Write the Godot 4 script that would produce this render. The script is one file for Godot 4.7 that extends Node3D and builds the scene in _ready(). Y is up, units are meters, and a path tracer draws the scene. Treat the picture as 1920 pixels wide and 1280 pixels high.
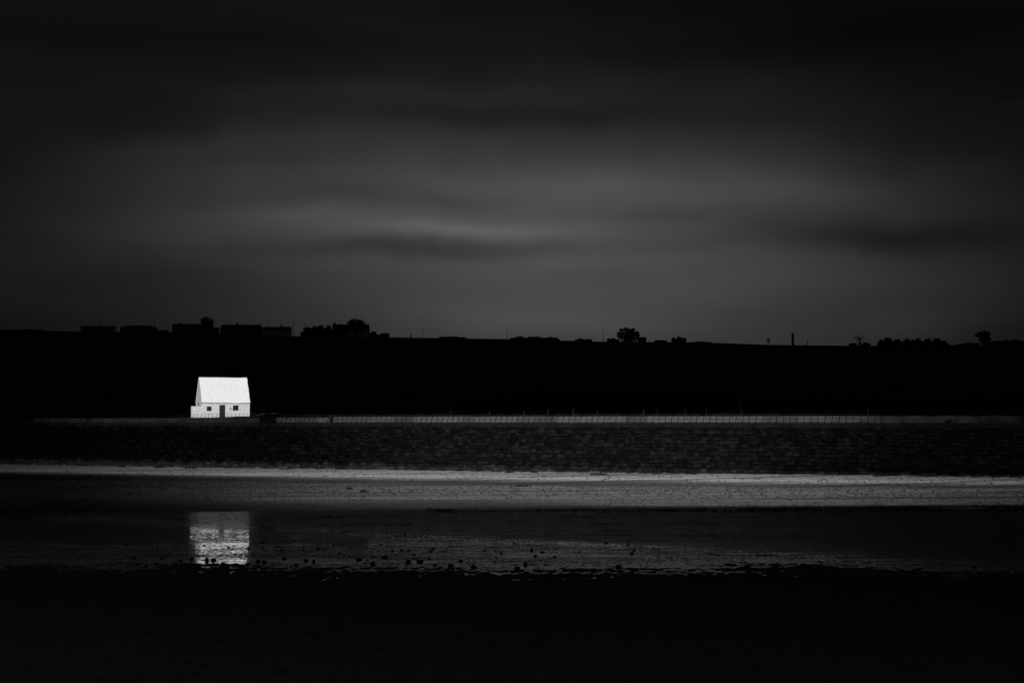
extends Node3D
# A whitewashed cottage above a sea wall, picked out by sun through a hole in an added, unseen deck. Metres, y up, the camera looks along -z.
# "d" below is the distance along -z, "px, py" name a sight line of the lens (1920 x 1280, focal length 3300 pixels).

const F := 3300.0
const EYE := 9.45
const SUN_AZ := -8.0
const SUN_EL := 30.0
const WX := -52.4            # the sea wall's crest runs through (WX, -WD) along (WU.x, -WU.y)
const WD := 320.0
var pitch := atan(150.0 / F)
var M := {}
var taken := {}
var rng := RandomNumberGenerator.new()
var nz := FastNoiseLite.new()
var to_sun: Vector3
var sun_r: Vector3
var sun_q: Vector3

# ---------------------------------------------------------------- helpers
func numbered(n: String) -> String:
	if not taken.has(n):
		taken[n] = 0
		return n
	taken[n] += 1
	return "%s_%03d" % [n, taken[n]]

func tag(o: Node, label: String, category: String, group := "") -> Node:
	o.set_meta("label", label)
	o.set_meta("category", category)
	if group != "":
		o.set_meta("group", group)
	return o

func thing(called: String, label: String, category: String, at: Vector3, turn := 0.0, group := "") -> Node3D:
	var o := Node3D.new()
	o.name = numbered(called)
	add_child(o)
	o.position = at
	o.rotation.y = turn
	tag(o, label, category, group)
	return o

func part(called: String, mesh: Mesh, m: Material, parent: Node) -> MeshInstance3D:
	var o := MeshInstance3D.new()
	o.name = numbered(called) if parent == self else called
	o.mesh = mesh
	o.material_override = m
	parent.add_child(o, true)
	return o

func struct(called: String, mesh: Mesh, m: Material) -> MeshInstance3D:
	var o := part(called, mesh, m, self)
	o.set_meta("kind", "structure")
	return o

func mb() -> SurfaceTool:
	var st := SurfaceTool.new()
	st.begin(Mesh.PRIMITIVE_TRIANGLES)
	return st

func done(st: SurfaceTool, smooth := false) -> ArrayMesh:
	if smooth:
		st.index()
	st.generate_normals()
	return st.commit()

func tri(st: SurfaceTool, a: Vector3, b: Vector3, c: Vector3) -> void:
	st.add_vertex(a); st.add_vertex(b); st.add_vertex(c)

func quad(st: SurfaceTool, a: Vector3, b: Vector3, c: Vector3, d: Vector3) -> void:   # clockwise seen from the front
	tri(st, a, b, c); tri(st, a, c, d)

func hexa(st: SurfaceTool, p: Array) -> void:   # p 0-3 the back ring, 4-7 the front ring, each left-low, right-low, right-high, left-high seen from the front
	quad(st, p[7], p[6], p[5], p[4])
	quad(st, p[2], p[3], p[0], p[1])
	quad(st, p[3], p[7], p[4], p[0])
	quad(st, p[6], p[2], p[1], p[5])
	quad(st, p[3], p[2], p[6], p[7])
	quad(st, p[4], p[5], p[1], p[0])

func box(st: SurfaceTool, c: Vector3, s: Vector3, b := Basis()) -> void:
	var h := s / 2.0
	var p := []
	for z in [-1, 1]:
		for k in [[-1, -1], [1, -1], [1, 1], [-1, 1]]:
			p.append(c + b * Vector3(k[0] * h.x, k[1] * h.y, z * h.z))
	hexa(st, p)

func box_mesh(c: Vector3, s: Vector3, b := Basis()) -> ArrayMesh:
	var st := mb()
	st.set_smooth_group(-1)
	box(st, c, s, b)
	return done(st)

func tube(st: SurfaceTool, a: Vector3, b: Vector3, r0: float, r1: float, n := 6) -> void:
	var d := (b - a).normalized()
	var u := d.cross(Vector3.UP if absf(d.y) < 0.9 else Vector3.RIGHT).normalized()
	var v := d.cross(u)
	for i in n:
		var t0 := TAU * i / n
		var t1 := TAU * (i + 1) / n
		var e0 := u * cos(t0) + v * sin(t0)
		var e1 := u * cos(t1) + v * sin(t1)
		quad(st, a + e0 * r0, b + e0 * r1, b + e1 * r1, a + e1 * r0)
		tri(st, b + e0 * r1, b, b + e1 * r1)

func at(px: float, py: float, d: float) -> Vector3:   # the point on that sight line at the distance d
	var v := Vector3((px - 960.0) / F, -(py - 640.0) / F, -1.0).rotated(Vector3.RIGHT, pitch)
	return Vector3(0, EYE, 0) + v * (d / -v.z)

func grey(l: float) -> Color:
	return Color(l, l, l).linear_to_srgb()

func noise_tex(freq: float, lo: float, hi: float, seed_: int, oct := 4, size := 512) -> NoiseTexture2D:
	var t := NoiseTexture2D.new()
	t.width = size; t.height = size; t.seamless = true
	var n := FastNoiseLite.new()
	n.noise_type = FastNoiseLite.TYPE_SIMPLEX_SMOOTH
	n.frequency = freq; n.seed = seed_; n.fractal_octaves = oct
	t.noise = n
	var g := Gradient.new()
	g.set_color(0, grey(lo)); g.set_color(1, grey(hi))
	t.color_ramp = g
	return t

func bump_tex(freq: float, seed_: int, oct := 4) -> NoiseTexture2D:
	var t := NoiseTexture2D.new()
	t.width = 512; t.height = 512; t.seamless = true
	var n := FastNoiseLite.new()
	n.frequency = freq; n.seed = seed_; n.fractal_octaves = oct
	t.noise = n
	return t

func mat(called: String, albedo: float, rough: float, tex: Texture2D = null, scale := Vector3.ONE, bump: Texture2D = null, relief := 1.0) -> StandardMaterial3D:
	var m := StandardMaterial3D.new()
	m.resource_name = called
	m.albedo_color = grey(albedo)
	m.roughness = rough
	m.metallic_specular = 0.3
	if tex or bump:
		m.uv1_triplanar = true
		m.uv1_world_triplanar = true
		m.uv1_scale = scale
	if tex:
		m.albedo_texture = tex
	if bump:
		m.heightmap_enabled = true
		m.heightmap_texture = bump
		m.heightmap_scale = relief
	M[called] = m
	return m

func sm(a: float, b: float, x: float) -> float:
	return smoothstep(a, b, x)

# ---------------------------------------------------------------- the lie of the land
func wall_d(px: float) -> float:
	return 910.7 / (2.548 + 0.00071 * px)

func px_of(x: float, d: float) -> float:
	return x / d * F + 960.0

func wall_at(px: float, back := 0.0) -> Vector3:   # a point of the crest line, moved inland by back
	var d := wall_d(px)
	return Vector3((px - 960.0) / F * d + 0.588 * back, 0, -d - 0.809 * back)

var skyline := [[-900, 616], [0, 617], [150, 621], [320, 622], [420, 624], [500, 629], [620, 630], [760, 632], [950, 635], [1130, 640], [1300, 641], [1450, 646], [1560, 647], [1650, 648], [1780, 650], [1920, 643], [2800, 640]]
func ridge_py(px: float) -> float:
	for i in skyline.size() - 1:
		if px <= skyline[i + 1][0]:
			return lerpf(skyline[i][1], skyline[i + 1][1], clampf((px - skyline[i][0]) / (skyline[i + 1][0] - skyline[i][0]), 0, 1))
	return 640.0

func land(px: float, d: float) -> float:
	var e := d - wall_d(px)
	if e < 4.2:
		return 9.2
	var low := 9.2 + sm(4.2, 6.0, e) * 1.0 + clampf((e - 8.0) / 80.0, 0, 1) * 2.6
	var start := wall_d(px) + 70.0
	if d <= start:
		return low + nz.get_noise_2d(px * 0.6, d * 6.0) * 0.25 * sm(7, 20, e)
	var top := EYE + (790.0 - ridge_py(px)) * 1200.0 / F
	var k := clampf((d - start) / (1200.0 - start), 0, 1)
	var g := pow(k, 1.3)
	var y := lerpf(low, top, g)
	y += nz.get_noise_2d(px * 0.35, d * 0.5) * 3.0 * sm(0, 0.1, k) * sm(0.97, 0.7, k)
	y += nz.get_noise_2d(px * 2.0 + 500, d * 3.0) * lerpf(0.5, 0.15, k) * sm(0, 0.1, k)
	if d > 1200.0:
		y = top - (d - 1200.0) * 0.006 + nz.get_noise_2d(px * 2.0 + 500, d * 3.0) * 0.15
	return y

func base_y(px: float) -> float:
	return clampf(0.75 + 0.00082 * px, 0.5, 3.0)

func shore_d(px: float) -> float:
	return 190.0 + 0.008 * (px - 960.0)

func sand(x: float, d: float) -> float:
	var px := px_of(x, d)
	var sd := shore_d(px)
	var dw := wall_d(px)
	var y: float
	if d >= sd:
		var k := (d - sd) / (dw - sd)
		y = base_y(px) * pow(minf(k, 1.05), 1.15)
		y += nz.get_noise_2d(x * 1.2, d * 1.2) * 0.05 * sm(0.0, 0.15, k)
	else:
		var far := sm(sd, sd - 12.0, d)
		y = -0.05 * far
		var streak := nz.get_noise_2d(x * 0.35 + 300.0, d * 2.4)
		var fine := nz.get_noise_2d(x * 2.0, d * 5.0 + 900.0)
		y += (maxf(0.0, streak * 1.1 + fine * 0.35 - 0.28)) * 0.12 * far
		var near := 113.0 + nz.get_noise_2d(x * 0.9 + 77.0, 5.0) * 7.0 + fine * 9.0 + nz.get_noise_2d(x * 24.0, d * 13.0) * 11.0
		y += sm(near + 8.0, near - 16.0, d) * 0.2
	return y

# ---------------------------------------------------------------- main
func _ready() -> void:
	rng.seed = 7
	nz.seed = 11
	nz.frequency = 0.05
	nz.fractal_octaves = 4
	var az := deg_to_rad(SUN_AZ)
	var el := deg_to_rad(SUN_EL)
	to_sun = Vector3(sin(az) * cos(el), sin(el), cos(az) * cos(el))
	sun_r = Vector3(cos(az), 0, -sin(az))
	sun_q = to_sun.cross(sun_r).normalized()
	if sun_q.y < 0:
		sun_q = -sun_q

	var cam := Camera3D.new()
	cam.name = "camera"
	cam.fov = rad_to_deg(2.0 * atan(640.0 / F))
	cam.position = Vector3(0, EYE, 0)
	cam.rotation.x = pitch
	cam.near = 1.0
	cam.far = 9000.0
	add_child(cam)
	cam.current = true

	var env := Environment.new()
	env.background_mode = Environment.BG_SKY
	env.tonemap_mode = Environment.TONE_MAPPER_LINEAR
	env.tonemap_exposure = 1.0
	env.sdfgi_enabled = true
	env.ssao_enabled = true
	env.ssil_enabled = true
	var sky := Sky.new()
	var psm := PanoramaSkyMaterial.new()
	psm.panorama = sky_picture()
	sky.sky_material = psm
	env.sky = sky
	var we := WorldEnvironment.new()
	we.name = "world_environment"
	we.environment = env
	add_child(we)

	var sun := DirectionalLight3D.new()
	sun.name = "sun"
	sun.light_energy = 1.12
	sun.light_angular_distance = 0.5
	sun.light_color = Color(1, 1, 1)
	sun.shadow_enabled = true
	sun.directional_shadow_max_distance = 2500.0
	add_child(sun)
	sun.look_at_from_position(to_sun * 500.0, Vector3.ZERO)

	materials()
	build_beach()
	build_land()
	build_sea_wall()
	build_promenade()
	build_cottage()
	build_bushes()
	build_skyline()
	build_small()
	build_added_cloud()

func materials() -> void:
	var fine := noise_tex(0.03, 0.62, 1.0, 3)
	var coarse := noise_tex(0.012, 0.5, 1.0, 4, 5)
	var rough := bump_tex(0.05, 8, 5)
	mat("whitewash", 0.71, 0.9, noise_tex(0.02, 0.86, 1.0, 21), Vector3(0.45, 0.9, 0.45), rough, 1.2)
	mat("roof_wash", 0.89, 0.85, noise_tex(0.015, 0.78, 1.0, 22, 5), Vector3(0.16, 0.3, 0.16), rough, 0.6)
	mat("dark_paint", 0.03, 0.6, fine, Vector3(0.6, 0.6, 0.6))
	mat("glass", 0.02, 0.15)
	mat("stone", 0.11, 0.95, noise_tex(0.02, 0.35, 1.0, 31, 5), Vector3(0.13, 0.22, 0.13), rough, 4.0)
	mat("stone_dark", 0.065, 0.95, noise_tex(0.02, 0.4, 1.0, 32, 5), Vector3(0.2, 0.3, 0.2), rough, 4.0)
	mat("stone_pale", 0.17, 0.95, noise_tex(0.02, 0.4, 1.0, 33, 5), Vector3(0.2, 0.3, 0.2), rough, 4.0)
	mat("mortar", 0.05, 1.0, coarse, Vector3(0.1, 0.1, 0.1))
	mat("coping", 0.13, 0.95, noise_tex(0.02, 0.3, 1.0, 34, 5), Vector3(0.15, 0.3, 0.15), rough, 2.0)
	mat("concrete", 0.36, 0.95, noise_tex(0.015, 0.6, 1.0, 35, 5), Vector3(0.09, 0.35, 0.09), rough, 1.0)
	mat("concrete_worn", 0.29, 0.95, noise_tex(0.015, 0.5, 1.0, 36, 5), Vector3(0.09, 0.35, 0.09), rough, 1.0)
	mat("concrete_grey", 0.24, 0.95, noise_tex(0.015, 0.5, 1.0, 37, 5), Vector3(0.09, 0.35, 0.09), rough, 1.0)
	mat("paving", 0.2, 0.95, coarse, Vector3(0.2, 0.2, 0.2))
	mat("rail_paint", 0.03, 0.6)
	mat("heath", 0.055, 1.0, noise_tex(0.02, 0.35, 1.0, 41, 6), Vector3(0.02, 0.02, 0.02))
	mat("grass", 0.09, 1.0)
	mat("leaf", 0.05, 0.9)
	mat("leaf_dark", 0.035, 0.9)
	mat("dry_reed", 0.16, 0.95)
	mat("bark", 0.06, 0.95)
	mat("render_pale", 0.75, 0.9, fine, Vector3(0.2, 0.2, 0.2))
	mat("render_grey", 0.25, 0.9, fine, Vector3(0.2, 0.2, 0.2))
	mat("slate", 0.07, 0.8, fine, Vector3(0.3, 0.3, 0.3))
	mat("timber", 0.12, 0.9)
	mat("pale_timber", 0.16, 0.9)
	mat("rock", 0.04, 0.7)
	mat("weed", 0.02, 0.8)
	mat("added_cloud", 0.8, 1.0)  # only for the added sheet that blocks the sun
	M.added_cloud.metallic_specular = 0.0
	for k in ["heath", "grass", "leaf", "leaf_dark", "mortar", "stone", "stone_dark", "stone_pale"]:
		M[k].metallic_specular = 0.15
	var w := mat("water", 0.02, 1.0)
	w.metallic_specular = 0.4
	# a still film over sand, broken by grains that stand out of it: more of them in some bands than in others
	var im := Image.create(512, 2048, false, Image.FORMAT_L8)
	var r := RandomNumberGenerator.new()
	r.seed = 12
	var n := FastNoiseLite.new()
	n.seed = 53
	n.frequency = 0.05
	n.fractal_octaves = 4
	for j in 2048:
		for i in 512:
			var a := TAU * i / 512.0
			var z := j / 2048.0 * 200.0
			var dry := 0.36 + 0.55 * n.get_noise_3d(cos(a) * 5.0, z * 2.6, sin(a) * 5.0) + 0.35 * n.get_noise_3d(cos(a) * 60.0 + 200.0, z * 8.0, sin(a) * 60.0)
			var v := 0.025 if r.randf() > dry else 0.6
			im.set_pixel(i, j, Color(v, v, v))
	w.roughness_texture = ImageTexture.create_from_image(im)
	w.roughness_texture_channel = BaseMaterial3D.TEXTURE_CHANNEL_RED

# ---------------------------------------------------------------- sky: long smooth banks of cloud, lighter low ahead
func sky_picture() -> ImageTexture:
	var w := 2048
	var h := 1024
	var data := PackedFloat32Array()
	data.resize(w * h * 3)
	data.fill(0.004)
	var n := FastNoiseLite.new()
	n.noise_type = FastNoiseLite.TYPE_SIMPLEX_SMOOTH
	n.seed = 5
	n.frequency = 1.0
	n.fractal_octaves = 3
	# streaks: px, py, half width, half height, strength
	var banks := [[850, 430, 210, 15, 0.55], [560, 405, 130, 14, 0.28], [730, 470, 300, 19, -0.8], [300, 500, 220, 36, -0.3], [650, 366, 130, 15, -0.3], [860, 378, 90, 15, -0.3], [1080, 345, 260, 40, 0.36], [1680, 440, 260, 26, -1.0], [1250, 400, 130, 13, -0.3], [1500, 355, 220, 34, 0.35],
		[980, 212, 300, 24, -0.6], [1450, 215, 200, 26, -0.2], [700, 172, 200, 14, 0.2], [160, 200, 190, 44, -0.6], [330, 268, 190, 24, 0.4], [1750, 260, 220, 50, -0.3], [1100, 485, 330, 22, 0.2], [1000, 600, 330, 40, 0.25], [1720, 600, 120, 40, 0.3]]
	for j in h / 2:
		var el := (0.5 - (j + 0.5) / h) * PI
		for i in w:
			var az := wrapf((i + 0.5) / w * TAU, -PI, PI)   # 0 lies straight ahead
			# a wide, dim overcast all round the sky
			var ca := cos(az)
			var sa := sin(az)
			var e := sin(el)
			var v := n.get_noise_3d(sa * 2.2, e * 11.0, ca * 2.2)
			var f := n.get_noise_3d(sa * 5.0 + 9.0, e * 34.0, ca * 5.0)
			var l := 0.009 * exp(v * 0.9 + f * 0.35)
			if absf(az) < 0.5 and el < 0.5:
				var x := tan(az) * F + 960.0
				var y := 790.0 - tan(el) / cos(az) * F
				var s := f * 0.14 + v * 0.1
				y += 16.0 * n.get_noise_2d(x * 0.0025, 3.0) + 9.0 * n.get_noise_2d(x * 0.006, y * 0.008)
				for b in banks:
					var dx: float = (x - b[0]) / b[2]
					var dy: float = (y - b[1]) / b[3]
					if b[4] > 0.3 and b[1] == 428 and dy > 0:
						dy *= 1.5
					var r := dx * dx + dy * dy
					if r < 9.0:
						s += b[4] * exp(-r)
				var low := sm(430.0, 560.0, y)
				var gx := (x - lerpf(990.0, 1090.0, low)) / lerpf(690.0, 620.0, low)
				var gy := (y - 430.0) / (185.0 if y < 430.0 else 300.0)
				var glow := 0.066 * exp(-pow(absf(gx), 2.3) - gy * gy)
				l = l * 0.4 + glow * exp(s)
			var o := (j * w + i) * 3
			data[o] = l; data[o + 1] = l; data[o + 2] = l
	var im := Image.create_from_data(w, h, false, Image.FORMAT_RGBF, data.to_byte_array())
	return ImageTexture.create_from_image(im)

# ---------------------------------------------------------------- beach and pool
func build_beach() -> void:
	# what the sand is: pale dry sand under the wall, tide lines along the contours, darker wet sand below
	var W := 2048
	var H := 1024
	var x0 := -150.0
	var wx := 300.0
	var d0 := 40.0
	var wd := 340.0
	var im := Image.create(W, H, false, Image.FORMAT_RGB8)
	var n2 := FastNoiseLite.new()
	n2.seed = 23
	n2.frequency = 0.05
	n2.fractal_octaves = 3
	for j in H:
		var d := d0 + (j + 0.5) / H * wd
		for i in W:
			var x := x0 + (i + 0.5) / W * wx
			var px := px_of(x, d)
			var sd := shore_d(px)
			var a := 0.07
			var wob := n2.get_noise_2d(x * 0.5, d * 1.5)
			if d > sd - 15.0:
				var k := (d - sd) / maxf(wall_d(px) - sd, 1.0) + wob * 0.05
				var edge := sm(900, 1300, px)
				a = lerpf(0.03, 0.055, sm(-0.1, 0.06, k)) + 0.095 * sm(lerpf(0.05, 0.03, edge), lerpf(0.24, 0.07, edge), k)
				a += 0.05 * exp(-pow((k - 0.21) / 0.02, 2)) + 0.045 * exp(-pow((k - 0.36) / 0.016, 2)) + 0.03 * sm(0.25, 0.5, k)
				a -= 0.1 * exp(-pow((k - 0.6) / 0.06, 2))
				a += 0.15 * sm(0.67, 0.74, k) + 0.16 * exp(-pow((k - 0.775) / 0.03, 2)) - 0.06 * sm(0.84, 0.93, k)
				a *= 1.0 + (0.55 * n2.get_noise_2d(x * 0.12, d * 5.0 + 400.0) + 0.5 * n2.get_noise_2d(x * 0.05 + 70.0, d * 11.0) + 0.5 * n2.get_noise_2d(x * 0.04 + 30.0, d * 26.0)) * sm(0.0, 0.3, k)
			var sp := rng.randf()
			var speck := n2.get_noise_2d(x * 14.0, d * 9.0)
			a *= 0.8 + 0.4 * sp + minf(0.0, speck + 0.12) * 0.7
			im.set_pixel(i, j, grey(clampf(a, 0.012, 0.6)))
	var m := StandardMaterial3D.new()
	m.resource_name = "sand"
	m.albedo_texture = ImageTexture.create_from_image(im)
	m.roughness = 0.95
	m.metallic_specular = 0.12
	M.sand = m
	var ps := []
	var p := -560.0
	while p <= 2480.0:
		ps.append(p)
		p += 6.0 if p > -60 and p < 1980 else 40.0
	var ds := []
	var d := 42.0
	while d < 200.0:
		ds.append(d)
		d += 0.7 if d > 98.0 else 2.0
	for i in 70:
		ds.append(-1.0 - i / 69.0)   # the slope: shares of the way from the shore to just under the wall
	var verts := PackedVector3Array()
	var uvs := PackedVector2Array()
	var idx := PackedInt32Array()
	for r in ds.size():
		for c in ps.size():
			var dd: float = ds[r]
			var q: float = ps[c]
			if dd < 0:
				dd = lerpf(201.0, wall_d(q) + 1.2, -dd - 1.0)
			var x := (q - 960.0) / F * dd
			verts.append(Vector3(x, sand(x, dd), -dd))
			uvs.append(Vector2((x - x0) / wx, (dd - d0) / wd))
			if r > 0 and c > 0:
				var o := r * ps.size() + c
				var w := ps.size()
				idx.append_array([o - w - 1, o - 1, o, o - w - 1, o, o - w])
	var st := mb()
	for i in verts.size():
		st.set_uv(uvs[i])
		st.add_vertex(verts[i])
	for i in idx:
		st.add_index(i)
	st.generate_normals()
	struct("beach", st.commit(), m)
	var ws := mb()
	var wq := [Vector3(-150, 0, -204), Vector3(150, 0, -204), Vector3(150, 0, -20), Vector3(-150, 0, -20)]
	for k in [0, 1, 2, 0, 2, 3]:
		ws.set_uv(Vector2(wq[k].x / 60.0, wq[k].z / -200.0))
		ws.add_vertex(wq[k])
	struct("water", done(ws), M.water)
	# ground under and behind the viewer
	var gs := mb()
	quad(gs, Vector3(-600, -0.3, -60), Vector3(600, -0.3, -60), Vector3(600, -0.3, 400), Vector3(-600, -0.3, 400))
	struct("ground", done(gs), M.rock)

func build_land() -> void:
	var ps := []
	var p := -900.0
	while p <= 2800.0:
		ps.append(p)
		p += 12.0 if p > -60 and p < 1980 else 60.0
	var es := [2.6, 4.2, 4.8, 5.4, 6.0, 8.0, 11.0, 15.0, 20.0]
	var e := 26.0
	while e < 700.0:
		es.append(e)
		e *= 1.07
	var rows := es.size()
	var ds := [1040.0, 1070.0, 1100.0, 1130.0, 1160.0, 1180.0, 1195.0, 1205.0, 1240.0, 1300.0, 1500.0, 2000.0, 3000.0]
	var st := mb()
	st.set_smooth_group(0)
	var w := ps.size()
	for r in rows + ds.size():
		for c in w:
			var q: float = ps[c]
			var d: float = wall_d(q) + es[r] if r < rows else ds[r - rows]
			var y := land(q, d)
			if r == 0:
				y = 9.0
			st.add_vertex(Vector3((q - 960.0) / F * d, y, -d))
	for r in range(1, rows + ds.size()):
		for c in range(1, w):
			var o := r * w + c
			for k in [o - w - 1, o - 1, o, o - w - 1, o, o - w]:
				st.add_index(k)
	st.generate_normals()
	struct("hillside", st.commit(), M.heath)
	# a farther plateau edge that shows over the dip of the skyline
	var fs := mb()
	var prev := Vector3.ZERO
	for i in 60:
		var q := 1330.0 + i * 7.0
		var y := 642.0 + (q - 1380.0) * 0.022 + nz.get_noise_1d(q * 0.8) * 0.7 + (8.0 * sm(1370, 1330, q)) + 8.0 * sm(1600, 1743, q)
		var t := at(q, y, 1900.0)
		if i > 0:
			quad(fs, prev, t, Vector3(t.x, 30, t.z + 40), Vector3(prev.x, 30, prev.z + 40))
			quad(fs, t, prev, prev + Vector3(0, -8, -300), t + Vector3(0, -8, -300))
		prev = t
	struct("far_hill", done(fs), M.heath)

# ---------------------------------------------------------------- sea wall
func wall_len(px: float) -> float:   # metres along the crest from px = -100
	var a := wall_at(-120.0)
	var b := wall_at(px)
	return Vector2(b.x - a.x, b.z - a.z).length()

var dir_along := Vector3(0.809, 0, 0.588)
var dir_in := Vector3(0.588, 0, -0.809)

func stone_mesh(r: RandomNumberGenerator) -> ArrayMesh:   # one dressed stone, 1 x 1, its face bulging towards +z
	var st := mb()
	st.set_smooth_group(0)
	var o := []
	var f := []
	for k in [[-1, -1], [1, -1], [1, 1], [-1, 1]]:
		o.append(Vector3(k[0] * 0.5, k[1] * 0.5, 0.0))
		f.append(Vector3(k[0] * r.randf_range(0.36, 0.46), k[1] * r.randf_range(0.33, 0.45), r.randf_range(0.5, 1.0)))
	var mid := Vector3(r.randf_range(-0.1, 0.1), r.randf_range(-0.1, 0.1), r.randf_range(0.9, 1.25))
	for i in 4:
		var j := (i + 1) % 4
		quad(st, o[j], o[i], f[i], f[j])
		tri(st, f[j], f[i], mid)
		quad(st, o[i], o[j], o[j] + Vector3(0, 0, -1), o[i] + Vector3(0, 0, -1))
	return done(st)

func build_sea_wall() -> void:
	var o := wall_at(-120.0)
	var wall := thing("sea_wall", "long dark stone sea wall between the beach and the promenade", "sea wall", o)
	var total := wall_len(2060.0)
	var L := func(s: float, y: float, out_: float) -> Vector3: return dir_along * s + Vector3(0, y, 0) - dir_in * (out_ + (8.55 - y) * 0.09)
	# core: the bed of mortar the stones sit in
	var st := mb()
	st.set_smooth_group(-1)
	var n := 60
	for i in n:
		var s0 := total * i / n
		var s1 := total * (i + 1) / n
		quad(st, L.call(s0, 8.5, -0.12), L.call(s1, 8.5, -0.12), L.call(s1, -0.4, -0.12), L.call(s0, -0.4, -0.12))
		quad(st, L.call(s0, 8.5, -2.4), L.call(s1, 8.5, -2.4), L.call(s1, 8.5, -0.12), L.call(s0, 8.5, -0.12))
	part("core", done(st), M.mortar, wall)
	var r := RandomNumberGenerator.new()
	r.seed = 99
	var variants := []
	for i in 8:
		variants.append(stone_mesh(r))
	var rest := {"stone": mb(), "stone_dark": mb(), "stone_pale": mb()}
	var lean := Basis(dir_along, (Vector3.UP + dir_in * 0.09).normalized(), -dir_in).orthonormalized()
	var lit0 := wall_len(985.0)
	var single := 0
	var y := -0.2
	while y < 8.45:
		var hgt := r.randf_range(0.34, 0.72)
		if y + hgt > 8.25:
			hgt = 8.5 - y
		var s := r.randf_range(-0.8, 0.0)
		while s < total:
			var len_ := r.randf_range(0.55, 1.35)
			var m: String = ["stone", "stone", "stone_dark", "stone", "stone_pale"][r.randi_range(0, 4)] if r.randf() < 0.8 else "stone_dark"
			var b := lean.scaled_local(Vector3(len_ - 0.05, hgt - 0.05 + r.randf_range(-0.14, 0.1), r.randf_range(0.1, 0.3)))
			var c: Vector3 = L.call(s + len_ / 2.0, y + hgt / 2.0 + r.randf_range(-0.1, 0.1), -0.1)
			b = Basis(dir_in, r.randf_range(-0.09, 0.09)) * b
			var mesh: ArrayMesh = variants[r.randi_range(0, 7)]
			if s > lit0 and s < lit0 + 17.5 and single < 300 and y > 1.4:
				var g := part("stone", mesh, M[m], wall)
				g.transform = Transform3D(b, c)
				single += 1
			else:
				rest[m].append_from(mesh, 0, Transform3D(b, c))
			s += len_
		y += hgt
	for m in rest:
		rest[m].generate_normals()
		var g := part("stone", rest[m].commit(), M[m], wall)
		g.set_meta("kind", "stuff")
	# cap blocks along the crest
	var caps := []
	for i in 4:
		var cs := mb()
		cs.set_smooth_group(-1)
		var q := []
		for z in [-1.1, 0.14]:
			for k in [[-0.5, -0.36], [0.5, -0.36], [0.5, 0.36], [-0.5, 0.36]]:
				q.append(Vector3(k[0], k[1] + r.randf_range(-0.02, 0.02), z + r.randf_range(-0.03, 0.03)))
		hexa(cs, q)
		caps.append(done(cs))
	var cap_turn := Basis(dir_along, Vector3.UP, -dir_in)
	var s2 := 0.0
	while s2 < total:
		var l2 := r.randf_range(1.5, 2.3)
		var g := part("coping_stone", caps[r.randi_range(0, 3)], M.coping, wall)
		g.transform = Transform3D(cap_turn.scaled_local(Vector3(l2 - 0.03, 1, 1)), dir_along * (s2 + l2 / 2) + Vector3(0, 8.88, 0) - dir_in * 0.02)
		s2 += l2

# ---------------------------------------------------------------- promenade, low walls and railings
func run_of_panels(called: String, label: String, category: String, pa: float, pb: float, back: float, y0: float, y1: float, step: float, shades: Array) -> void:
	var a := wall_at(pa, back)
	var t := thing(called, label, category, a)
	var total := (wall_at(pb, back) - a).dot(dir_along)
	var turn := Basis(dir_along, Vector3.UP, -dir_in)
	var r := RandomNumberGenerator.new()
	r.seed = int(pa) + 3
	var s := 0.0
	while s < total - 0.3:
		var l := minf(step * r.randf_range(0.75, 1.25), total - s)
		var st := mb()
		st.set_smooth_group(-1)
		var dz := r.randf_range(-0.025, 0.025)
		box(st, Vector3(s + l / 2, (y0 + y1) / 2 + r.randf_range(-0.015, 0.015), dz), Vector3(l - 0.03, y1 - y0, 0.3))
		var g := part("panel", done(st), M[shades[r.randi_range(0, shades.size() - 1)]], t)
		g.transform.basis = turn
		s += l

func railing(label: String, pa: float, pb: float, back: float, y0: float, hgt: float, lean: float, step: float, rails: Array, rad: float) -> void:
	var a := wall_at(pa, back)
	var t := thing("railing", label, "railing", a + Vector3(0, y0, 0))
	var total := (wall_at(pb, back) - a).dot(dir_along)
	var up := (Vector3.UP + dir_in * lean) * hgt
	var st := mb()
	tube(st, Vector3(0, -0.05, 0), up, rad, rad * 0.85, 6)
	var post := done(st)
	var n := int(total / step)
	for i in n + 1:
		var g := part("post", post, M.rail_paint, t)
		g.position = dir_along * (i * step)
		g.rotation = Vector3(rng.randf_range(-0.02, 0.02), 0, rng.randf_range(-0.03, 0.03))
	for k in rails:
		var rs := mb()
		var seg := 24
		for i in seg:
			var p0: Vector3 = dir_along * (n * step * i / seg) + up * k + Vector3(0, nz.get_noise_1d(i * 9.0) * 0.03, 0)
			var p1: Vector3 = dir_along * (n * step * (i + 1) / seg) + up * k + Vector3(0, nz.get_noise_1d((i + 1) * 9.0) * 0.03, 0)
			tube(rs, p0, p1, rad * 0.7, rad * 0.7, 6)
		part("rail", done(rs), M.rail_paint, t)

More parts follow.
